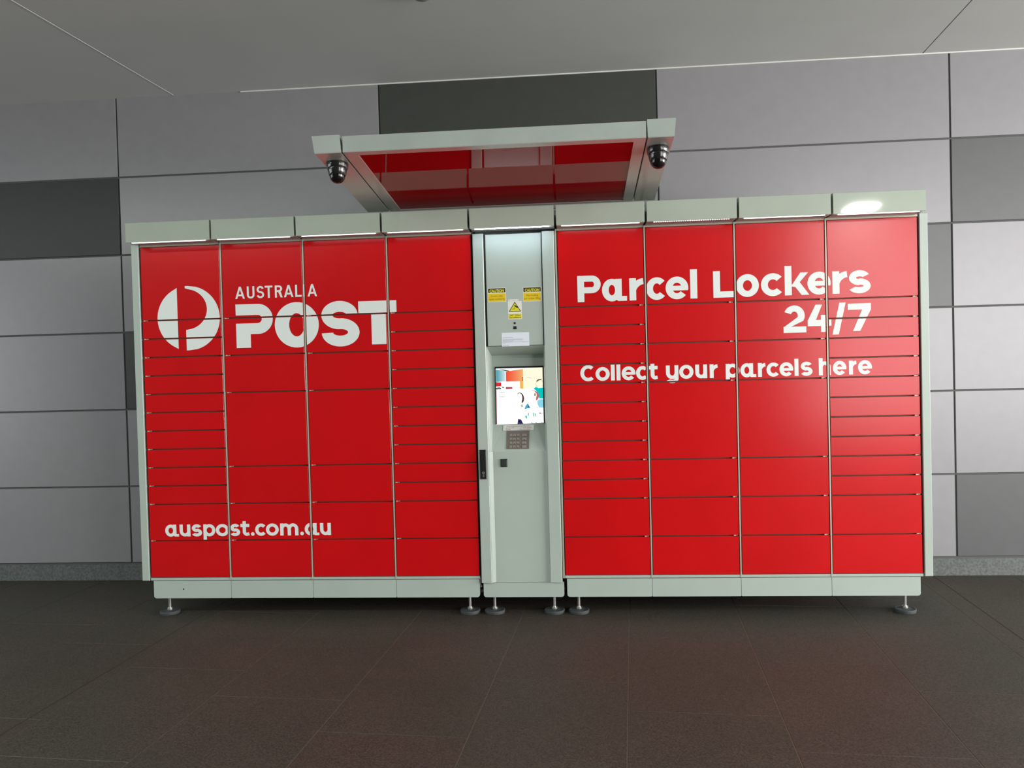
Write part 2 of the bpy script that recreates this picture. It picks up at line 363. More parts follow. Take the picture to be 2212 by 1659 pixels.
def word(items, z, X, H, s, asc=None):
    out = []
    for g, x0, x1 in items:
        out.append([[(x0 + a, z + b) for a, b in poly] for poly in glyph(g, x1 - x0, X, H, s, asc)])
    return out
ART = []
ART += word([('P', 2.4973, 2.6246), ('a', 2.631, 2.7659), ('r', 2.7795, 2.862), ('c', 2.8706, 2.9727), ('e', 2.9751, 3.0971), ('l', 3.1073, 3.1445), ('L', 3.2301, 3.3422), ('o', 3.3511, 3.4719), ('c', 3.4828, 3.5951), ('k', 3.6079, 3.7334), ('e', 3.7268, 3.8482), ('r', 3.8572, 3.9407), ('s', 3.939, 4.0553)], 1.5040, 0.1205, 0.1435, 0.0365, 0.158)
ART += word([('2', 3.5972, 3.7166), ('4', 3.7242, 3.8482), ('/', 3.853, 3.924), ('7', 3.9348, 4.0547)], 1.3025, 0.1205, 0.1465, 0.0365)
ART += word([('C', 2.5016, 2.5812), ('o', 2.5848, 2.662), ('l', 2.6683, 2.6896), ('l', 2.6991, 2.7204), ('e', 2.727, 2.8022), ('c', 2.8054, 2.868), ('t', 2.8716, 2.9229), ('y', 2.9669, 3.0337), ('o', 3.0381, 3.1144), ('u', 3.1243, 3.1877), ('r', 3.2014, 3.2474), ('p', 3.2869, 3.360), ('a', 3.3648, 3.448), ('r', 3.4576, 3.5009), ('c', 3.5029, 3.569), ('e', 3.5713, 3.6438), ('l', 3.6506, 3.6715), ('s', 3.6812, 3.7451), ('h', 3.7778, 3.8402), ('e', 3.8514, 3.9218), ('r', 3.9351, 3.977), ('e', 3.9819, 4.0544)], 1.0700, 0.0745, 0.0870, 0.0208, 0.0925)
ART += word([('a', 0.0999, 0.1814), ('u', 0.1858, 0.25), ('s', 0.2566, 0.3192), ('p', 0.3272, 0.3983), ('o', 0.4016, 0.4787), ('s', 0.4851, 0.5445), ('t', 0.547, 0.6001), ('.', 0.608, 0.6286), ('c', 0.6331, 0.6948), ('o', 0.696, 0.7711), ('m', 0.7796, 0.8856), ('.', 0.8961, 0.9167), ('a', 0.9225, 1.0065), ('u', 1.0114, 1.0743)], 0.2358, 0.0685, 0.083, 0.0195, 0.090)
ART += word([('A', 0.5612, 0.617), ('U', 0.6296, 0.6735), ('S', 0.686, 0.7298), ('T', 0.7343, 0.7795), ('R', 0.7927, 0.8372), ('A', 0.8451, 0.8996), ('L', 0.9106, 0.9474), ('A', 0.9817, 1.0359)], 1.5862, 0.06, 0.0685, 0.0112)
DIV_ART = word([('I', 0.9565, 0.9635)], 1.5862, 0.06, 0.0685, 0.0112)
# POST, heavy, the P slit open at its left
T0, B0 = 1.5545, 1.3075
PL = rect(0.5600, 1.492, 0.690, T0) + rect(0.5600, 1.3845, 0.690, 1.4455) + rect(0.5600, B0, 0.6440, 1.3850)
PL += ring(0.690, (T0 + 1.3845)/2, 0.0855, (T0 - 1.3845)/2, 0.0640, (T0 - 1.492), -90, 90, 20)
ART.append(PL)
ART.append(ring(0.9136, 1.4290, 0.1275, 0.1280, 0.0835, 0.0625, 0, 360, 44))
ART.append(ring(1.1610, 1.4762, 0.1040, 0.0793, 0.0640, 0.0610, 2, 270, 30) + ring(1.1650, 1.3788, 0.1085, 0.0793, 0.0660, 0.0610, 90, -178, 30) + rect(1.145, 1.3980, 1.180, 1.4568))
ART.append(rect(1.2700, 1.4830, 1.4870, 1.5490) + rect(1.3425, 1.3060, 1.4255, 1.4835))
# round emblem: disc cut by a vertical band, with the bowl of a P on the right
LX, LZ, LR, LRZ = 0.2822, 1.4860, 0.1840, 0.1833
def circ_x(z): return LR * math.sqrt(max(0, 1 - ((z - LZ) / LRZ) ** 2))
EL, ER = [], []
for k in range(40):
    za = LZ - LRZ + 2*LRZ*k/40; zb = LZ - LRZ + 2*LRZ*(k + 1)/40
    xa, xb = LX - circ_x(za), LX - circ_x(zb)
    if min(xa, xb) < 0.2176: EL.append([(min(xa, .2176), za), (0.2176, za), (0.2176, zb), (min(xb, .2176), zb)])
IZ, IR, IRX = 1.5365, 0.1160, 0.1265
for k in range(60):
    za = LZ - LRZ + 2*LRZ*k/60; zb = LZ - LRZ + 2*LRZ*(k + 1)/60
    def inner(z): return 0.2655 + (IRX * math.sqrt(1 - ((z - IZ)/IR)**2) if abs(z - IZ) < IR else 0)
    a0, a1, b0, b1 = inner(za), LX + circ_x(za), inner(zb), LX + circ_x(zb)
    if a1 > a0 or b1 > b0: ER.append([(a0, za), (max(a0, a1), za), (max(b0, b1), zb), (b0, zb)])

ART += [EL, ER]
def clip(poly, x0, x1, z0, z1):
    def cut(P, inside, inter):
        out = []
        for i in range(len(P)):
            a, b = P[i], P[(i + 1) % len(P)]
            if inside(a): out.append(a)
            if inside(a) != inside(b): out.append(inter(a, b))
        return out
    def ix(v): return lambda a, b: (v, a[1] + (b[1] - a[1]) * (v - a[0]) / (b[0] - a[0]))
    def iz(v): return lambda a, b: (a[0] + (b[0] - a[0]) * (v - a[1]) / (b[1] - a[1]), v)
    for ins, it in ((lambda p: p[0] >= x0, ix(x0)), (lambda p: p[0] <= x1, ix(x1)), (lambda p: p[1] >= z0, iz(z0)), (lambda p: p[1] <= z1, iz(z1))):
        if len(poly) < 3: return []
        poly = cut(poly, ins, it)
    return poly if len(poly) > 2 else []
from mathutils.geometry import delaunay_2d_cdt
def union_mesh(polys, y, mb, m):
    V, F = [], []
    for p in polys:
        ar = sum(p[i][0]*p[(i + 1) % len(p)][1] - p[(i + 1) % len(p)][0]*p[i][1] for i in range(len(p)))
        if abs(ar) < 1e-8: continue
        if ar < 0: p = p[::-1]
        n = len(V); V += [Vector((a*10, b*10)) for a, b in p]; F.append(list(range(n, n + len(p))))
    if not F: return
    v, e, f, _ov, _oe, of = delaunay_2d_cdt(V, [], F, 0, 1e-5)
    f = [t for t, o_ in zip(f, of) if len(o_)]
    if f: mb.add([(a.x/10, y, a.y/10) for a in v], [tuple(t) for t in f], m)
def decal(art, x0, x1, z0, z1, y, m, name, parent):
    out = []
    for g in art:
        ps = [q for q in (clip(p, x0, x1, z0, z1) for p in g) if len(q) > 2]
        if not ps: continue
        b = MB(); union_mesh(ps, y, b, m)
        if b.f:
            o = b.build(name, parent, flip=False)
            if o.data.polygons[0].normal.y > 0: o.data.flip_normals()
            out.append(o)
    return out
# ------------------------------------------------------------------ locker columns
U = 0.10558; P = 0.48; Q = 0.46637; E = 0.0078; ZTOP = 14*U + 0.4203
def rowz(b): return ZTOP if b == 0 else (18 - b) * U
SMALL = [0] + list(range(4, 15)) + [16, 18]; BIG = [0, 4, 6, 8, 12, 14, 16, 18]
cols = [(0, SMALL, 'L'), (P, BIG, 'L'), (2*P, BIG, 'L'), (3*P, SMALL, 'L'), (4*P + Q, SMALL, 'R'), (5*P + Q, BIG, 'R'), (6*P + Q, BIG, 'R'), (7*P + Q, SMALL, 'R')]
labels = ['red locker column at the left end, with the round white emblem across its upper doors',
          'red locker column with large heavy white letters P and O, second from the left end',
          'red locker column with a large white S on its doors, third from the left',
          'red locker column of narrow doors directly left of the grey screen cabinet',
          'red locker column reading Par and Collec, directly right of the grey screen cabinet',
          'red locker column with wide plain lower doors, reading cel and your',
          'red locker column with the number 2 and the letters ocke on its doors',
          'red locker column at the right end, brightly lit, reading rs and /7']
G = 0.0035
def hood(parent, x0, x1, led=LED, dots=False):
    h = MB()
    prof = [(-0.1185, 1.908), (-0.120, 1.9095), (-0.120, 2.0155), (-0.1175, 2.018), (0.16, 2.018), (0.16, 1.940), (-0.006, 1.940), (-0.006, 1.911), (-0.09, 1.911), (-0.09, 1.917), (-0.112, 1.917), (-0.112, 1.908)]
    h.prism(prof, 'x', x0, x1, HOOD)
    ho = h.build('hood', parent)
    MB().box(x0 + .002, x1 - .002, -0.090, -0.006, 1.9090, 1.9112, SOFFIT).build('soffit', ho)
    if dots:
        n = 34; b = MB()
        b.box(x0 + .03, x1 - .03, -0.111, -0.0915, 1.911, 1.916, SOFFIT)
        for i in range(n):
            xx = x0 + .04 + (x1 - x0 - .08) * i/(n - 1)
            b.lathe((xx, -.1025, 1.911), [(0.0044, 0), (0.0044, -.0015), (0.003, -.004), (0.0003, -.005)], LEDDOT, 8)
        b.build('light_strip', ho)
    else:
        b = MB(); xa, xb = x0 + .032, x1 - .032
        b.prism([(xa, -.1105), (xb, -.1105), (xb + .006, -.105), (xb, -.0990), (xa, -.0990), (xa - .006, -.105)], 'z', 1.9055, 1.916, led)
        b.build('light_strip', ho)
    return ho
def leg(parent, x, y=0.06):
    lg = MB()
    lg.cyl((x, y, ZF + .022), 'z', 0.0078, 0.122, STEEL, 16)
    o = lg.build('leg', parent); tag(o, 'threaded steel levelling leg with grey disc foot')
    nut = MB(); nut.cyl((x, y, ZF + .021), 'z', 0.0165, 0.010, STEEL, 6); nut.cyl((x, y, ZF + .031), 'z', 0.011, 0.004, STEEL, 16)
    nut.build('nut', o)
    MB().lathe((x, y, ZF), [(0.001, 0.0), (0.055, 0.0), (0.0555, 0.001), (0.0570, 0.0150), (0.0560, 0.0180), (0.0500, 0.0190), (0.0480, 0.0175), (0.024, 0.0215), (0.0005, 0.0215)], RUBBER, 32).build('foot', o)
hinge_me = None
for ci, (x, rows, side) in enumerate(cols):
    t = empty('parcel_locker', (x + P/2, 0.30, ZF)); off = (-(x + P/2), -0.30, -ZF)
    tag(t, labels[ci], 'locker', 'red parcel locker columns')
    root = t
    def B(mb, name, parent=None, flip=True):
        return mb.build(name, parent or root, off if (parent is None or parent is root) else (0, 0, 0), flip)
    # carcass with open-looking dark interior behind the door gaps
    c = MB()
    c.box(x + .0042, x + P - .0042, 0.020, 0.60, -0.018, 1.936, INNER)
    B(c, 'body')
    f = MB()
    f.box(x + .0038, x + P - .0038, 0.0015, 0.0195, -0.0175, -0.0035, BODY)
    B(f, 'bottom_rail')
    f = MB()
    f.box(x + .0038, x + P - .0038, 0.0025, 0.0195, ZTOP + .0015, ZTOP + .012, STRIP)
    B(f, 'top_rail')
    # metal strip between neighbouring columns
    d = MB()
    if ci in (0, 1, 2): d.box(x + P - .0035, x + P + .0035, -0.001, 0.0198, -0.0175, ZTOP + .011, STRIP)
    if ci in (5, 6, 7): d.box(x - .0035, x + .0035, -0.001, 0.0198, -0.0175, ZTOP + .011, STRIP)
    if ci == 4: d.box(x - .004, x + .0022, -0.001, 0.0198, -0.0175, ZTOP + .011, STRIP)
    if d.f:
        dv = B(d, 'dividing_strip')
        if ci == 1: decal(DIV_ART, 0.9565, 0.9635, 1.58, 1.66, -.0014, WHITE, 'letter', dv)
    if ci == 0: B(MB().slab(x - .045, x - .003, -0.004, 0.60, -0.0185, 1.915, .002, BODY), 'side_panel')
    if ci == 7: B(MB().slab(x + P + .003, x + P + .045, -0.004, 0.60, -0.0165, 1.915, .002, BODY), 'side_panel')
    # doors
    for a, b in zip(rows[:-1], rows[1:]):
        z1 = rowz(a) - (G if a else 0.0015); z0 = rowz(b) + (G if b < 18 else 0.0)
        xa, xb = x + E, x + P - E
        dm = MB(); dm.slab(xa, xb, 0.0, 0.018, z0, z1, .0012, RED)
        dj = random.uniform(-.0005, .0005)
        do = dm.build('door', root, (off[0], off[1] + dj, off[2]))
        le = decal(ART, xa + .0012, xb - .0012, z0 + .0012, z1 - .0012, -.0006, WHITE, 'letter', do)
        if b < 18:
            hx = xa + .004 if side == 'L' else xb - .026
            hm = MB(); hm.box(hx, hx + .011, 0.002, 0.016, z0 - .0062, z0 - .0006, STRIP); hm.box(hx + .013, hx + .022, 0.006, 0.016, z0 - .005, z0 - .0012, STRIP)
            hm.build('hinge', do)
        # latch shelf edge seen in the gap
        if b < 18:
            sm = MB(); sm.box(xa + .03, xb - .03, 0.0185, 0.0199, rowz(b) - .0012, rowz(b) + .0018, EDGE); sm.build('shelf_edge', root, off)
    # plinth
    pm = MB(); x0, x1 = x + .002, x + P - .002; y0 = 0.004; zt, zb = -.0215, -.1225; r = .014
    def plinth(x0, x1, rl, rr, zt=zt, zb=zb):
        pl = [(x0, zt), (x1, zt)]
        if rr: pl += [(x1 - rr + rr*math.cos(t), zb + rr - rr*math.sin(t)) for t in [0, .4, .8, 1.2, pi/2]]
        else: pl += [(x1, zb)]
        if rl: pl += [(x0 + rl - rl*math.cos(t), zb + rl - rl*math.sin(t)) for t in [pi/2, 1.2, .8, .4, 0]]
        else: pl += [(x0, zb)]
        return pl
    xl = x + (.018 if ci == 0 else .0010); xr = x + P - (.018 if ci == 7 else .0010)
    if ci == 3: xr = x + P - .008
    if ci == 4: xl = x + .014
    pl = plinth(xl, xr, r if ci in (0, 4) else .004, r if ci in (3, 7) else .004)
    pm.prism(pl, 'y', y0, 0.03, BODY)
    po = B(pm, 'plinth')
    if ci == 0:
        MB().cyl((0.1957, 0.0036, -0.0695), 'y', 0.0042, 0.003, BLACK, 12).build('keyhole', po)
    # hood
    hx0 = x + .0060 - (.014 if ci == 0 else 0); hx1 = x + P - .0060 - (.003 if ci == 7 else 0)
    ho = MB(); hh = hood(root, hx0, hx1, LED, dots=(ci == 5)); hh.location = off
    B(MB().box(x + .006, x + P - .006, 0.165, 0.60, 1.937, 1.965, BODY), 'top_cover')
    if ci == 7:
        MB().cyl((hx1 - .0005, -0.085, 1.965), 'x', 0.005, 0.010, BLACK, 10).build('bolt', hh)
    lx = {0: 0.0810, 3: 1.8480, 4: 2.4625, 7: 4.2270}.get(ci)
    for yy in (0.06, 0.52):
        xs = [lx] if lx else [x + P/2]
        if lx is None and yy < .1: continue      # the inner columns stand on a rear foot only
        for xx in xs:
            k = len(bpy.data.objects); leg(root, xx, yy)
            for oo in root.children:
                if oo.name.startswith('leg') and oo.location.length < 1e-9: oo.location = off

# ------------------------------------------------------------------ screen cabinet (kiosk)
kx0, kx1 = 4*P, 4*P + Q
K = empty('kiosk', ((kx0 + kx1)/2, 0.3, ZF)); koff = (-(kx0 + kx1)/2, -0.3, -ZF)
tag(K, 'pale grey locker terminal cabinet with lit screen between the red columns', 'kiosk')
def KB(mb, name, parent=None, flip=True): return mb.build(name, parent or K, koff if parent is None else (0, 0, 0), flip)
KB(MB().box(kx0 + .004, kx1 - .004, .135, .60, -.018, 1.936, BODY), 'body')
yf = -.010
door = MB()
# stiles
def stile(x0, x1, m=BODY):
    c = .003
    return [(x0, .13), (x0, yf + c), (x0 + c, yf), (x1 - c, yf), (x1, yf + c), (x1, .13)]
sl = MB().prism(stile(1.9255, 1.9845), 'z', -.0395, 1.8985, BODY); SLo = KB(sl, 'stile')
sr = MB().prism(stile(2.3085, 2.3750), 'z', -.0375, 1.8985, BODY); KB(sr, 'stile')
KB(MB().box(2.3790, 2.3815, -.001, .13, -.0175, 1.90, STRIP), 'edge_strip')
KB(MB().box(1.9205, 1.9225, .02, .13, -.0175, 1.90, INNER), 'edge_strip')
# upper panel, standing slightly back from the stiles with a dark reveal each side
KB(MB().slab(1.9955, 2.3035, -.002, .02, 1.277, 1.893, .002, BODY), 'upper_panel')
KB(MB().box(1.985, 2.308, .021, .03, 1.277, 1.90, INNER), 'reveal')
# recess: sloping soffit, screen plane, splayed lower facets
zs0, zs1 = 1.275, 1.226; ys = .122
rp = MB()
L0, L1, R0, R1 = 1.9855, 2.002, 2.3080, 2.297
yb = .095; zb = .836; zr = .690; yr = .0062
V = [(L0, -.001, zs0), (R0, -.001, zs0), (L1, ys, zs1), (R1, ys, zs1),       # 0-3 soffit
     (L1, yb, zb), (R1, yb, zb),                                            # 4,5 bottom of screen plane
     (2.062, yb - .003, .822), (2.232, yb - .003, .822),                    # 6,7 top of ramp
     (2.0, yr, zr), (2.300, yr, zr),                                        # 8,9 foot of ramp
     (L0, yr - .006, zr), (R0, yr - .006, zr), (L0, .0, zb), (R0, .0, zb)]
rp.add(V, [(0, 1, 3, 2)], BODY)
rp.add(V, [(2, 3, 5, 4), (4, 5, 7, 6), (6, 7, 9, 8), (4, 6, 8), (5, 9, 7)], BODY)
rp.add(V, [(0, 2, 4, 12), (1, 13, 5, 3), (12, 4, 8, 10), (13, 11, 9, 5)], BODY)
KB(rp, 'recess', flip=False)
# lower panel with splayed side returns
lp = MB()
prof = [(L0, -.006), (2.0065, .006), (2.2960, .006), (2.3080, -.006), (2.3080, .03), (L0, .03)]
lp.prism(prof, 'z', -.0385, zr, BODY); KB(lp, 'lower_panel')
kp = MB(); kp.prism(plinth(1.9345, 2.3835, r, r, -.0405, -.1225), 'y', .004, .03, BODY); KB(kp, 'plinth')
KB(MB().box(1.94, 2.375, .010, .03, -.0395, -.02, BODY), 'plinth_rail')
kh = hood(K, kx0 + .0060, kx1 - .0060, LEDC); kh.location = koff
KB(MB().box(kx0 + .006, kx1 - .006, .165, .60, 1.937, 1.965, BODY), 'top_cover')
for xx in (1.9890, 2.3255):
    for yy in (.06, .52): leg(K, xx, yy)
for oo in K.children:
    if oo.name.startswith('leg') and oo.location.length < 1e-9: oo.location = koff
# handle
ha = KB(MB().slab(1.9350, 1.9705, yf - .010, yf, .5418, .7045, .002, BLACK), 'door_handle')
gr = MB(); gr.lathe((0, 0, 0), [(0.001, 0), (0.001, 0)], BLACK, 4)
gp = MB(); pts = [(1.9425 + .0105 - .0105*math.cos(t), .668 + .0105*math.sin(t)) for t in [0, .5, 1.0, pi/2, 2.1, 2.6, pi]] + [(1.9635, .590), (1.9425, .590)]
gp.prism([(a, b) for a, b in pts], 'y', yf - .017, yf - .009, BLACK); gp.build('lever', ha)
ky = MB()
for q in ring(1.9535, .577, .0070, .0070, .0042, .0042, 0, 360, 16): ky.prism(q, 'y', yf - .0115, yf - .0098, STEEL)
for q in rect(1.9497, .5550, 1.9525, .5715) + rect(1.9545, .5550, 1.9573, .5715) + rect(1.9497, .5535, 1.9573, .5562): ky.prism(q, 'y', yf - .0115, yf - .0098, STEEL)
ky.build('key_cylinder', ha)
rd = KB(MB().slab(2.0480, 2.0860, .000, .007, .6050, .6490, .002, BLACK), 'card_reader')
MB().slab(2.0520, 2.0820, -.002, .0005, .6095, .6450, .001, mat('reader_window', (.035, .04, .037), .2)).build('reader_window', rd)
KB(MB().cyl((2.1478, -.0035, 1.4005), 'y', .0058, .002, BLACK, 18), 'camera_lens')
KB(MB().box(2.1396, 2.1572, -.0035, -.002, 1.3665, 1.3830, BLACK), 'sensor_window')

# text from the built-in font, turned into mesh
def text(body, x, z, y, size, width, m, name, parent, align='CENTER', tilt=None, bold=0.0, off=None):
    c = bpy.data.curves.new(name, 'FONT'); c.body = body; c.size = size; c.align_x = align; c.offset = bold
    c.resolution_u = 2
    o = bpy.data.objects.new(name, c); COL.objects.link(o)
    dg = bpy.context.evaluated_depsgraph_get(); me = bpy.data.meshes.new_from_object(o.evaluated_get(dg))
    xs = [v.co.x for v in me.vertices]; wd = max(xs) - min(xs); k = width/wd if width else 1
    x_mid = (max(xs) + min(xs))/2 if align == 'CENTER' else min(xs)
    for v in me.vertices:
        px, pz = (v.co.x - x_mid)*k, v.co.y
        yy = y if tilt is None else tilt(z + pz)
        v.co = (x + px, yy, z + pz)
    bpy.data.objects.remove(o); me.materials.clear(); me.materials.append(m)
    return link(name, me, parent, off or (0, 0, 0))
yp = -.0024
def sticker(x0, x1, z0, z1, m, name, label, y=yp):
    o = KB(MB().box(x0, x1, y, y + .0004, z0, z1, m), name); tag(o, label); return o
LABELW = mat('sticker_white', (.74, .74, .66), .45)
def caution(x0, x1, z0, z1, l1, l2, label):
    s = sticker(x0, x1, z0, z1, LABELW, 'caution_label', label)
    h = z1 - z0; m_ = .0028
    b = MB(); b.box(x0 + m_, x1 - m_, yp - .0003, yp, z1 - h*.335, z1 - m_, PRINT); b.build('black_band', s)
    b = MB(); b.box(x0 + m_, x1 - m_, yp - .0003, yp, z0 + m_, z0 + h*.60, YEL); b.build('yellow_band', s)
    xc = (x0 + x1)/2
    text('CAUTION', xc, z1 - h*.305, yp - .0005, h*.27, (x1 - x0)*.80, YEL2, 'lettering', s, bold=.0008)
    text(l1, xc, z0 + h*.365, yp - .0005, h*.19, (x1 - x0)*.64, PRINTB, 'lettering', s)
    text(l2, xc, z0 + h*.15, yp - .0005, h*.19, (x1 - x0)*.88, PRINTB, 'lettering', s)
caution(2.0020, 2.1035, 1.5200, 1.5980, 'Doors may', 'open suddenly', 'black and yellow caution sticker about doors opening suddenly')
caution(2.1975, 2.2985, 1.5175, 1.5965, 'Max loading', 'per locker 32kg', 'black and yellow caution sticker about maximum loading')
s = sticker(2.1120, 2.1890, 1.4215, 1.5215, LABELW, 'surveillance_label', 'white and yellow sticker with a camera in a warning triangle')
b = MB(); b.box(2.1150, 2.1862, yp - .0003, yp, 1.4245, 1.4515, YEL2); b.build('yellow_band', s)
b = MB(); b.prism([(2.1165, 1.4635), (2.1850, 1.4635), (2.1508, 1.5185)], 'y', yp - .0003, yp, PRINT); b.build('triangle_border', s)
b = MB(); b.prism([(2.1228, 1.4672), (2.1788, 1.4672), (2.1508, 1.5118)], 'y', yp - .0005, yp - .0002, YEL2); b.build('triangle', s)
b = MB(); b.prism([(2.1465, 1.4985), (2.1500, 1.4925), (2.1650, 1.4830), (2.1685, 1.4860), (2.1660, 1.4905), (2.1512, 1.5005)][::-1], 'y', yp - .0008, yp - .0005, PRINT)
for q in line(2.1525, 1.4900, 2.1470, 1.4775, .0020) + line(2.1475, 1.4775, 2.1360, 1.4775, .0018) + line(2.1362, 1.4760, 2.1362, 1.4790, .0012): b.prism(q, 'y', yp - .0008, yp - .0005, PRINT)
b.build('camera_symbol', s)
text('24/7  Video', 2.1508, 1.4405, yp - .0006, .0115, .060, PRINTB, 'lettering', s, bold=.0002)
text('Surveillance', 2.1508, 1.4280, yp - .0006, .0120, .064, PRINTB, 'lettering', s, bold=.0002)
s = sticker(2.1145, 2.1750, 1.5222, 1.5320, LABELW, 'strip_label', 'narrow white strip sticker above the camera sign')
b = MB()
for a in (.000, .018, .024, .031, .046): b.box(2.1200 + a, 2.1200 + a + (.0055 if a < .04 else .010), yp - .0004, yp, 1.5255, 1.5285, PRINTG)
b.build('lettering', s)
s = sticker(2.0735, 2.2255, 1.2735, 1.3485, PAPER, 'paper_notice', 'white paper notice with small print above the screen recess')
b = MB(); random.seed(9)
for zz, ln in ((1.3215, .056), (1.3125, .106), (1.3068, .110), (1.3018, .052), (1.2965, .142), (1.2880, .011), (1.2795, .028)):
    xx = 2.0790
    while xx < 2.0790 + ln:
        wv = random.uniform(.004, .010); b.box(xx, min(xx + wv, 2.222), yp - .0004, yp, zz - .0012, zz + .0010, PRINTG); xx += wv + .0014
b.build('lettering', s)
# label and keypad on the ramp
def ramp(z): return yr + (z - zr) * (yb - .003 - yr) / (.822 - zr)
nrm = Vector((0, -(.822 - zr), (yb - .003 - yr))).normalized()
def rbox(x0, x1, z0, z1, d0, d1, m, mb=None):
    mb = mb or MB(); V = []
    for z_ in (z0, z1):
        for d_ in (d0, d1):
            for x_ in (x0, x1):
                p = Vector((x_, ramp(z_), z_)) + nrm * d_; V.append(p)
    return mb.add(V, [(0, 1, 3, 2), (4, 6, 7, 5), (0, 4, 5, 1), (2, 3, 7, 6), (0, 2, 6, 4), (1, 5, 7, 3)], m)
hl = KB(rbox(2.0600, 2.2335, .8000, .8300, .0002, .0030, PAPER2), 'help_label'); tag(hl, 'narrow white instruction label under the screen')
tl = lambda z_: ramp(z_) - .0040
text('If you experience any difficulties', 2.147, .8215, 0, .0080, .132, PRINTB, 'lettering', hl, tilt=tl)
text('please call - - - - - - - and quote', 2.147, .8130, 0, .0080, .146, PRINTB, 'lettering', hl, tilt=tl)
text('facility  - - - - - -  Parcel Locker', 2.147, .8040, 0, .0080, .140, PRINTB, 'lettering', hl, tilt=tl)
kpd = KB(rbox(2.0825, 2.2075, .7020, .7975, .0002, .0040, KEYP), 'keypad')
for rr in range(4):
    for cc in range(4):
        xk = 2.0990 + cc*.0195 + (.012 if cc == 3 else 0); zk = .7790 - rr*.0205
        wk = .0150 if cc < 3 else .0240
        k = rbox(xk, xk + wk, zk - .0125, zk, .0040, .0066, KEYT).build('key', kpd)
        ch = [['1', '2', '3', 'C'], ['4', '5', '6', 'B'], ['7', '8', '9', 'E'], ['*', '0', '#', '']][rr][cc]
        if ch: text(ch, xk + wk/2, zk - .0105, 0, .0115, None, PRINT, 'lettering', k, tilt=lambda z_: ramp(z_) - .0086)
# screen
sc = MB(); sx0, sx1, sz0, sz1 = 2.0215, 2.2910, .8370, 1.1600
def sy(z_): return yb + (z_ - zb)*(ys - yb)/(zs1 - zb)
def spoly(pts, d, m, mb):
    mb.add([(x_, sy(z_) - d, z_) for x_, z_ in pts], [tuple(range(len(pts)))], m)
sf = MB()
for (xa, xb, za, zb_) in ((sx0 - .002, sx1 + .002, sz1 - .008, sz1 + .002), (sx0 - .002, sx0 + .0025, sz0, sz1), (sx1 - .0015, sx1 + .002, sz0, sz1)):
    V = []
    for z_ in (za, zb_):
        for d_ in (.0, .006):
            for x_ in (xa, xb): V.append((x_, sy(z_) - d_, z_))
    sf.add(V, [(0, 1, 3, 2), (4, 6, 7, 5), (0, 4, 5, 1), (2, 3, 7, 6), (0, 2, 6, 4), (1, 5, 7, 3)], BLACK)
sfo = KB(sf, 'screen'); tag(sfo, 'lit display showing a washed-out picture of people at a counter')
EM = {}
def em(c, st=1.0):
    k = (c, st)
    c = tuple((v_/12.92 if v_ <= .04045 else ((v_ + .055)/1.055)**2.4) for v_ in c)
    if k not in EM: EM[k] = mat('display_light', (0, 0, 0), .3, emit=c, estr=st, spec=.2)
    return EM[k]
dm = MB(); layer = [0.002]
def D(px, c, st=1.0):
    "picture coordinates of the display image (0..1000 wide, 0..1183 high) -> screen plane"
    pts = [(sx0 + .002 + (sx1 - sx0 - .003) * a/1000, sz1 - .008 - (sz1 - .008 - sz0) * b_/1183) for a, b_ in px]
    ar = sum(pts[i][0]*pts[(i + 1) % len(pts)][1] - pts[(i + 1) % len(pts)][0]*pts[i][1] for i in range(len(pts)))
    if ar < 0: pts = pts[::-1]
    spoly(pts, layer[0], em(c, st), dm); layer[0] += .00002
def S(a, b_): return ((a - 88)*1000/837, (b_ - 140)*1183/990)
def Z(pts, c, st=1.0): D([S(*p) for p in pts], c, st)
Z([(88, 140), (925, 130), (925, 1120), (80, 1135)], (1.0, .99, .97), 1.5)
Z([(575, 150), (925, 135), (925, 480), (575, 520)], (1.0, .97, .86), 1.05)
for i in range(17):
    f_ = i/17; a0, a1 = 92 + i*10, 92 + (i + 1)*10
    Z([(a0, 156 + f_*20), (a1, 160 + f_*25), (a1, 380 - i*.5), (a0, 380 - i*.5)], (.30 + .55*f_, .62 + .3*f_, .68 + .25*f_))
Z([(160, 146), (330, 182), (330, 192), (270, 190), (155, 152)], (.12, .25, .25))
for i in range(20):
    f_ = i/20; g_ = (i + 1)/20; a0, a1 = 268 + i*15.35, 268 + (i + 1)*15.35
    Z([(a0, 196 - f_*38), (a1, 196 - g_*38), (a1, 378), (a0, 377)], (.96, .30 + .42*f_, .22 + .24*f_))
Z([(515, 376), (575, 376), (575, 515), (515, 505)], (.95, .74, .38))
Z([(88, 382), (182, 388), (182, 456), (88, 460)], (.85, .18, .20))
Z([(88, 482), (150, 472), (182, 492), (178, 512), (88, 515)], (.35, .45, .42))
Z([(262, 470), (380, 475), (382, 510), (262, 512)], (.70, .28, .36))
Z([(186, 462), (235, 470), (230, 495), (200, 485)], (.55, .55, .52))
Z([(556, 305), (571, 305), (571, 330), (556, 330)], (.25, .25, .3)); Z([(556, 342), (571, 342), (571, 366), (556, 366)], (.25, .25, .3))
Z([(640, 298), (725, 322), (722, 330), (640, 306)], (.75, .75, .7))
Z([(84, 520), (98, 520), (94, 1130), (80, 1130)], (.95, .60, .62))
for q in [[(146, 560), (242, 560), (242, 568), (146, 568)], [(146, 644), (242, 644), (242, 652), (146, 652)], [(146, 560), (153, 560), (153, 652), (146, 652)], [(235, 560), (242, 560), (242, 652), (235, 652)]]: Z(q, (.62, .62, .60))
for q in ring(194, 606, 36, 36, 6, 6, 0, 360, 20): Z(q, (.70, .70, .68))
Z([(190, 588), (196, 588), (196, 606), (190, 606)], (.5, .5, .5))
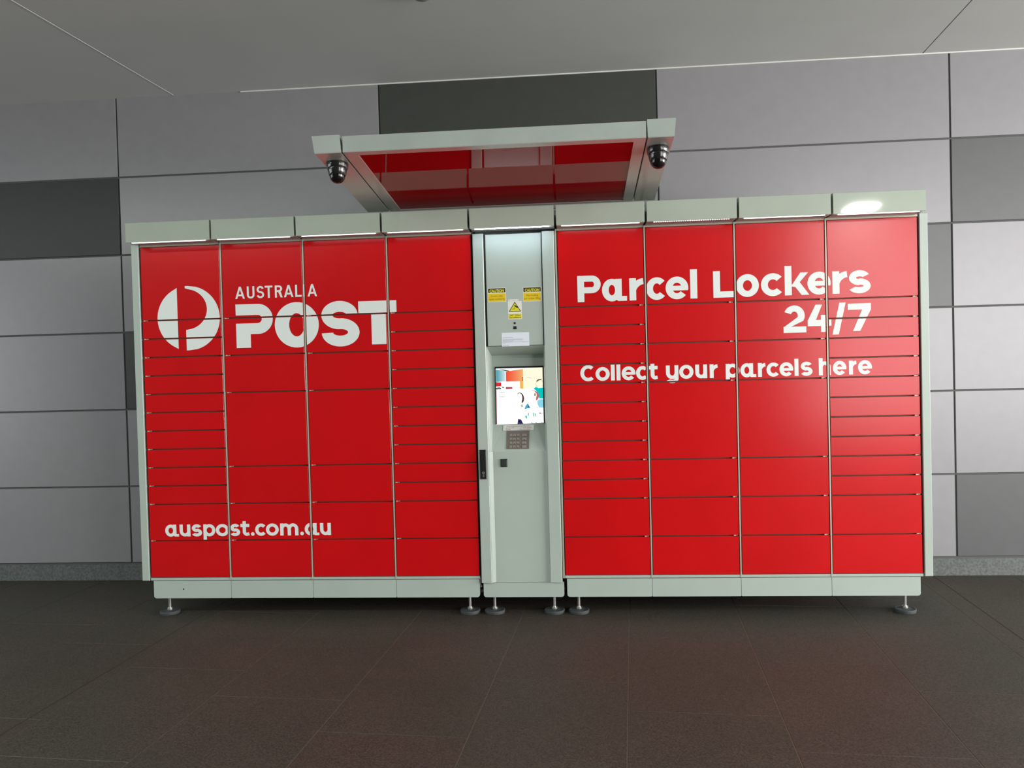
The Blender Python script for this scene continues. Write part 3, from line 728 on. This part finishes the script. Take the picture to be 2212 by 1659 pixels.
def brush(P_, c):
    "one tapering stroke through points (x, y, width)"
    A_, B_ = [], []
    for i in range(len(P_)):
        p, q = P_[max(0, i - 1)], P_[min(len(P_) - 1, i + 1)]
        dv = Vector((q[0] - p[0], q[1] - p[1])).normalized(); w_ = P_[i][2]/2
        A_.append((P_[i][0] - dv.y*w_, P_[i][1] + dv.x*w_)); B_.append((P_[i][0] + dv.y*w_, P_[i][1] - dv.x*w_))
    for i in range(len(P_) - 1): Z([A_[i], A_[i + 1], B_[i + 1], B_[i]], c)
hook = [(466, 612, 5), (480, 588, 12), (510, 580, 14), (540, 595, 18), (562, 630, 28), (570, 680, 34), (562, 725, 36), (545, 760, 20)]
brush(hook, (.30, .22, .22))
Z([(755, 515), (800, 482), (850, 505), (925, 495), (925, 692), (855, 690), (835, 600), (795, 545)], (0.0, .78, .76))
for q in ring(866, 430, 68, 70, 5, 5, 0, 360, 24): Z(q, (.72, .66, .60))
Z([(812, 395), (815, 365), (850, 345), (900, 342), (905, 358), (850, 372), (822, 395)], (.40, .42, .38))
arcp = [(712, 540, 5), (770, 552, 12), (820, 590, 34), (835, 640, 52), (815, 690, 40), (800, 722, 14)]
brush(arcp, (.72, .42, .46))
Z([(765, 600), (795, 590), (800, 640), (765, 640)], (.55, .60, .50))
Z([(585, 875), (610, 810), (650, 768), (668, 800), (692, 855), (640, 862)], (.35, .66, .78))
Z([(650, 840), (655, 800), (670, 830), (690, 856)], (.12, .32, .46))
Z([(815, 735), (870, 700), (925, 705), (925, 855), (850, 850), (825, 800)], (.55, .84, .92))
Z([(780, 862), (820, 848), (850, 852), (820, 856)], (.2, .2, .25))
for q in ([(592, 990), (610, 990), (625, 1040), (605, 1030)], [(615, 990), (632, 985), (628, 1050), (616, 1045)], [(645, 950), (665, 930), (662, 1000), (648, 1000)], [(730, 935), (745, 935), (760, 1010), (742, 1005)], [(765, 945), (785, 955), (785, 1012), (770, 1005)]): Z(q, (.25, .72, .64))
Z([(850, 940), (870, 935), (875, 950), (918, 948), (918, 956), (852, 962)], (.40, .38, .45))
Z([(470, 1045), (525, 1055), (560, 1130), (458, 1132)], (.18, .15, .36))
Z([(518, 795), (560, 790), (565, 835), (530, 835)], (.72, .75, .65)); Z([(525, 848), (537, 848), (535, 862), (526, 862)], (.4, .4, .4))
for a in (700, 775, 880): Z([(a, 1100), (a + 18, 1108), (a + 28, 1122), (a + 5, 1122)], (.50, .62, .66))
KBd = dm.build('display', sfo, flip=False)

# ------------------------------------------------------------------ canopy over the middle columns
CN = empty('canopy', (2.13, 0.3, 1.96)); co = (-2.13, -0.3, -1.96)
tag(CN, 'grey framed canopy with glossy red underside above the screen cabinet', 'canopy')
def ub(y): return 2.143 - .0935*(y + .875)               # underside level
def CB(mb, name, parent=None, flip=True): return mb.build(name, parent or CN, co if parent is None else (0, 0, 0), flip)
yA, yB = -.872, .06
def skew(x0, x1, y0, y1, h0, h1, m, mb=None, flare=0.0):
    "bar following the sloping underside; h0..h1 above it"
    mb = mb or MB(); V = []
    for y_ in (y0, y1):
        for h_, f_ in ((h0, 0), (h1, flare)):
            V.append((x0 - (f_ if flare < 0 else 0) * -1 * 0 - (abs(flare) if (f_ and flare < 0) else 0), y_, ub(y_) + h_))
            V.append((x1 + (abs(flare) if (f_ and flare > 0) else 0), y_, ub(y_) + h_))
    return mb.add(V, [(0, 1, 3, 2), (4, 6, 7, 5), (0, 4, 5, 1), (2, 3, 7, 6), (0, 2, 6, 4), (1, 5, 7, 3)], m)
def frust(x0, x1, xt0, xt1, y0, y1, yt0, h0, h1, m):
    V = [(x0, y0, ub(y0) + h0), (x1, y0, ub(y0) + h0), (x1, y1, ub(y1) + h0), (x0, y1, ub(y1) + h0), (xt0, yt0, ub(y0) + h1), (xt1, yt0, ub(y0) + h1), (xt1, y1, ub(y1) + h1), (xt0, y1, ub(y1) + h1)]
    return MB().add(V, [(0, 3, 2, 1), (4, 5, 6, 7), (0, 1, 5, 4), (1, 2, 6, 5), (2, 3, 7, 6), (3, 0, 4, 7)], m)
# end sections with their own front faces
for nm, a in (('left', (1.3265, 1.4490, 1.3150, 1.4420)), ('right', (2.8175, 2.9330, 2.8160, 2.9410))):
    e = CB(frust(a[0], a[1], a[2], a[3], yA, yB, yA, .0025, .080, FASCIA), 'end_section')
    skew(a[0] + .0015, a[1] - .0015, yA + .002, yB - .002, 0.0, .0024, SILVER).build('soffit', e)
# main frame: front fascia, side rails, rear rail
CB(frust(1.4570, 2.8115, 1.4570, 2.8115, yA, yA + .03, yA, .0025, .0730, FASCIA), 'fascia')
CB(skew(1.4570, 2.8115, yA + .001, -.828, 0.0, .0024, SILVER), 'front_rail')
CB(skew(1.4570, 1.5180, -.828, yB, 0.0, .058, SILVER), 'side_rail')
CB(skew(2.7590, 2.8115, -.828, yB, 0.0, .058, SILVER), 'side_rail')
CB(skew(1.5180, 2.7590, .038, yB, 0.0, .058, SILVER), 'rear_rail')
rg = CB(skew(1.5185, 2.7585, -.8275, .0375, .003, .006, PANE), 'red_glass')
CB(skew(1.5185, 2.7585, -.8275, .0375, .050, .056, RED_GLASS), 'backing_panel'); tag(rg, 'glossy red glass panel under the canopy')
CB(skew(1.4570, 2.8115, yA + .031, yB, .0590, .0700, FASCIA), 'top_cover')
CB(MB().box(1.46, 2.81, .0605, .075, 2.035, ub(.07) + .004, SILVER), 'rear_trim')
bx = MB(); bx.box(1.36, 2.90, .17, .50, 1.9655, ub(.17) - .002, FASCIA); CB(bx, 'mounting_box')
# dome cameras under the end sections
def dome(x, y, lab):
    z = ub(y) + .0005
    t = empty('security_camera', (x, y, z)); tag(t, lab, 'camera', 'dome cameras under the canopy')
    t.rotation_euler = (math.radians(-5), 0, 0)
    MB().lathe((0, 0, 0), [(0.0005, 0), (.0500, 0), (.0510, -.003), (.0500, -.012), (.0478, -.0275), (.0462, -.0290)], GLOSSBLACK, 36).build('base', t)
    MB().lathe((0, 0, 0), [(.0455, -.0290), (.0455, -.031), (.0400, -.0560), (.0385, -.0580), (.0375, -.059)], GLOSSBLACK, 36).build('housing', t)
    MB().lathe((0, 0, 0), [(.0365, -.0590), (.0355, -.068), (.0310, -.079), (.0230, -.088), (.0120, -.0935), (.0004, -.095)], DOME, 36).build('dome', t)
    return t
dl = dome(1.3905, -.735, 'black dome security camera under the left end of the canopy')
MB().box(.030, .043, -.040, -.037, -.022, -.011, LABELW).build('sticker', dl)
dr = dome(2.8740, -.735, 'black dome security camera under the right end of the canopy')
MB().box(-.006, .006, -.054, -.046, -.010, -.001, GLOSSBLACK).build('catch', dr)
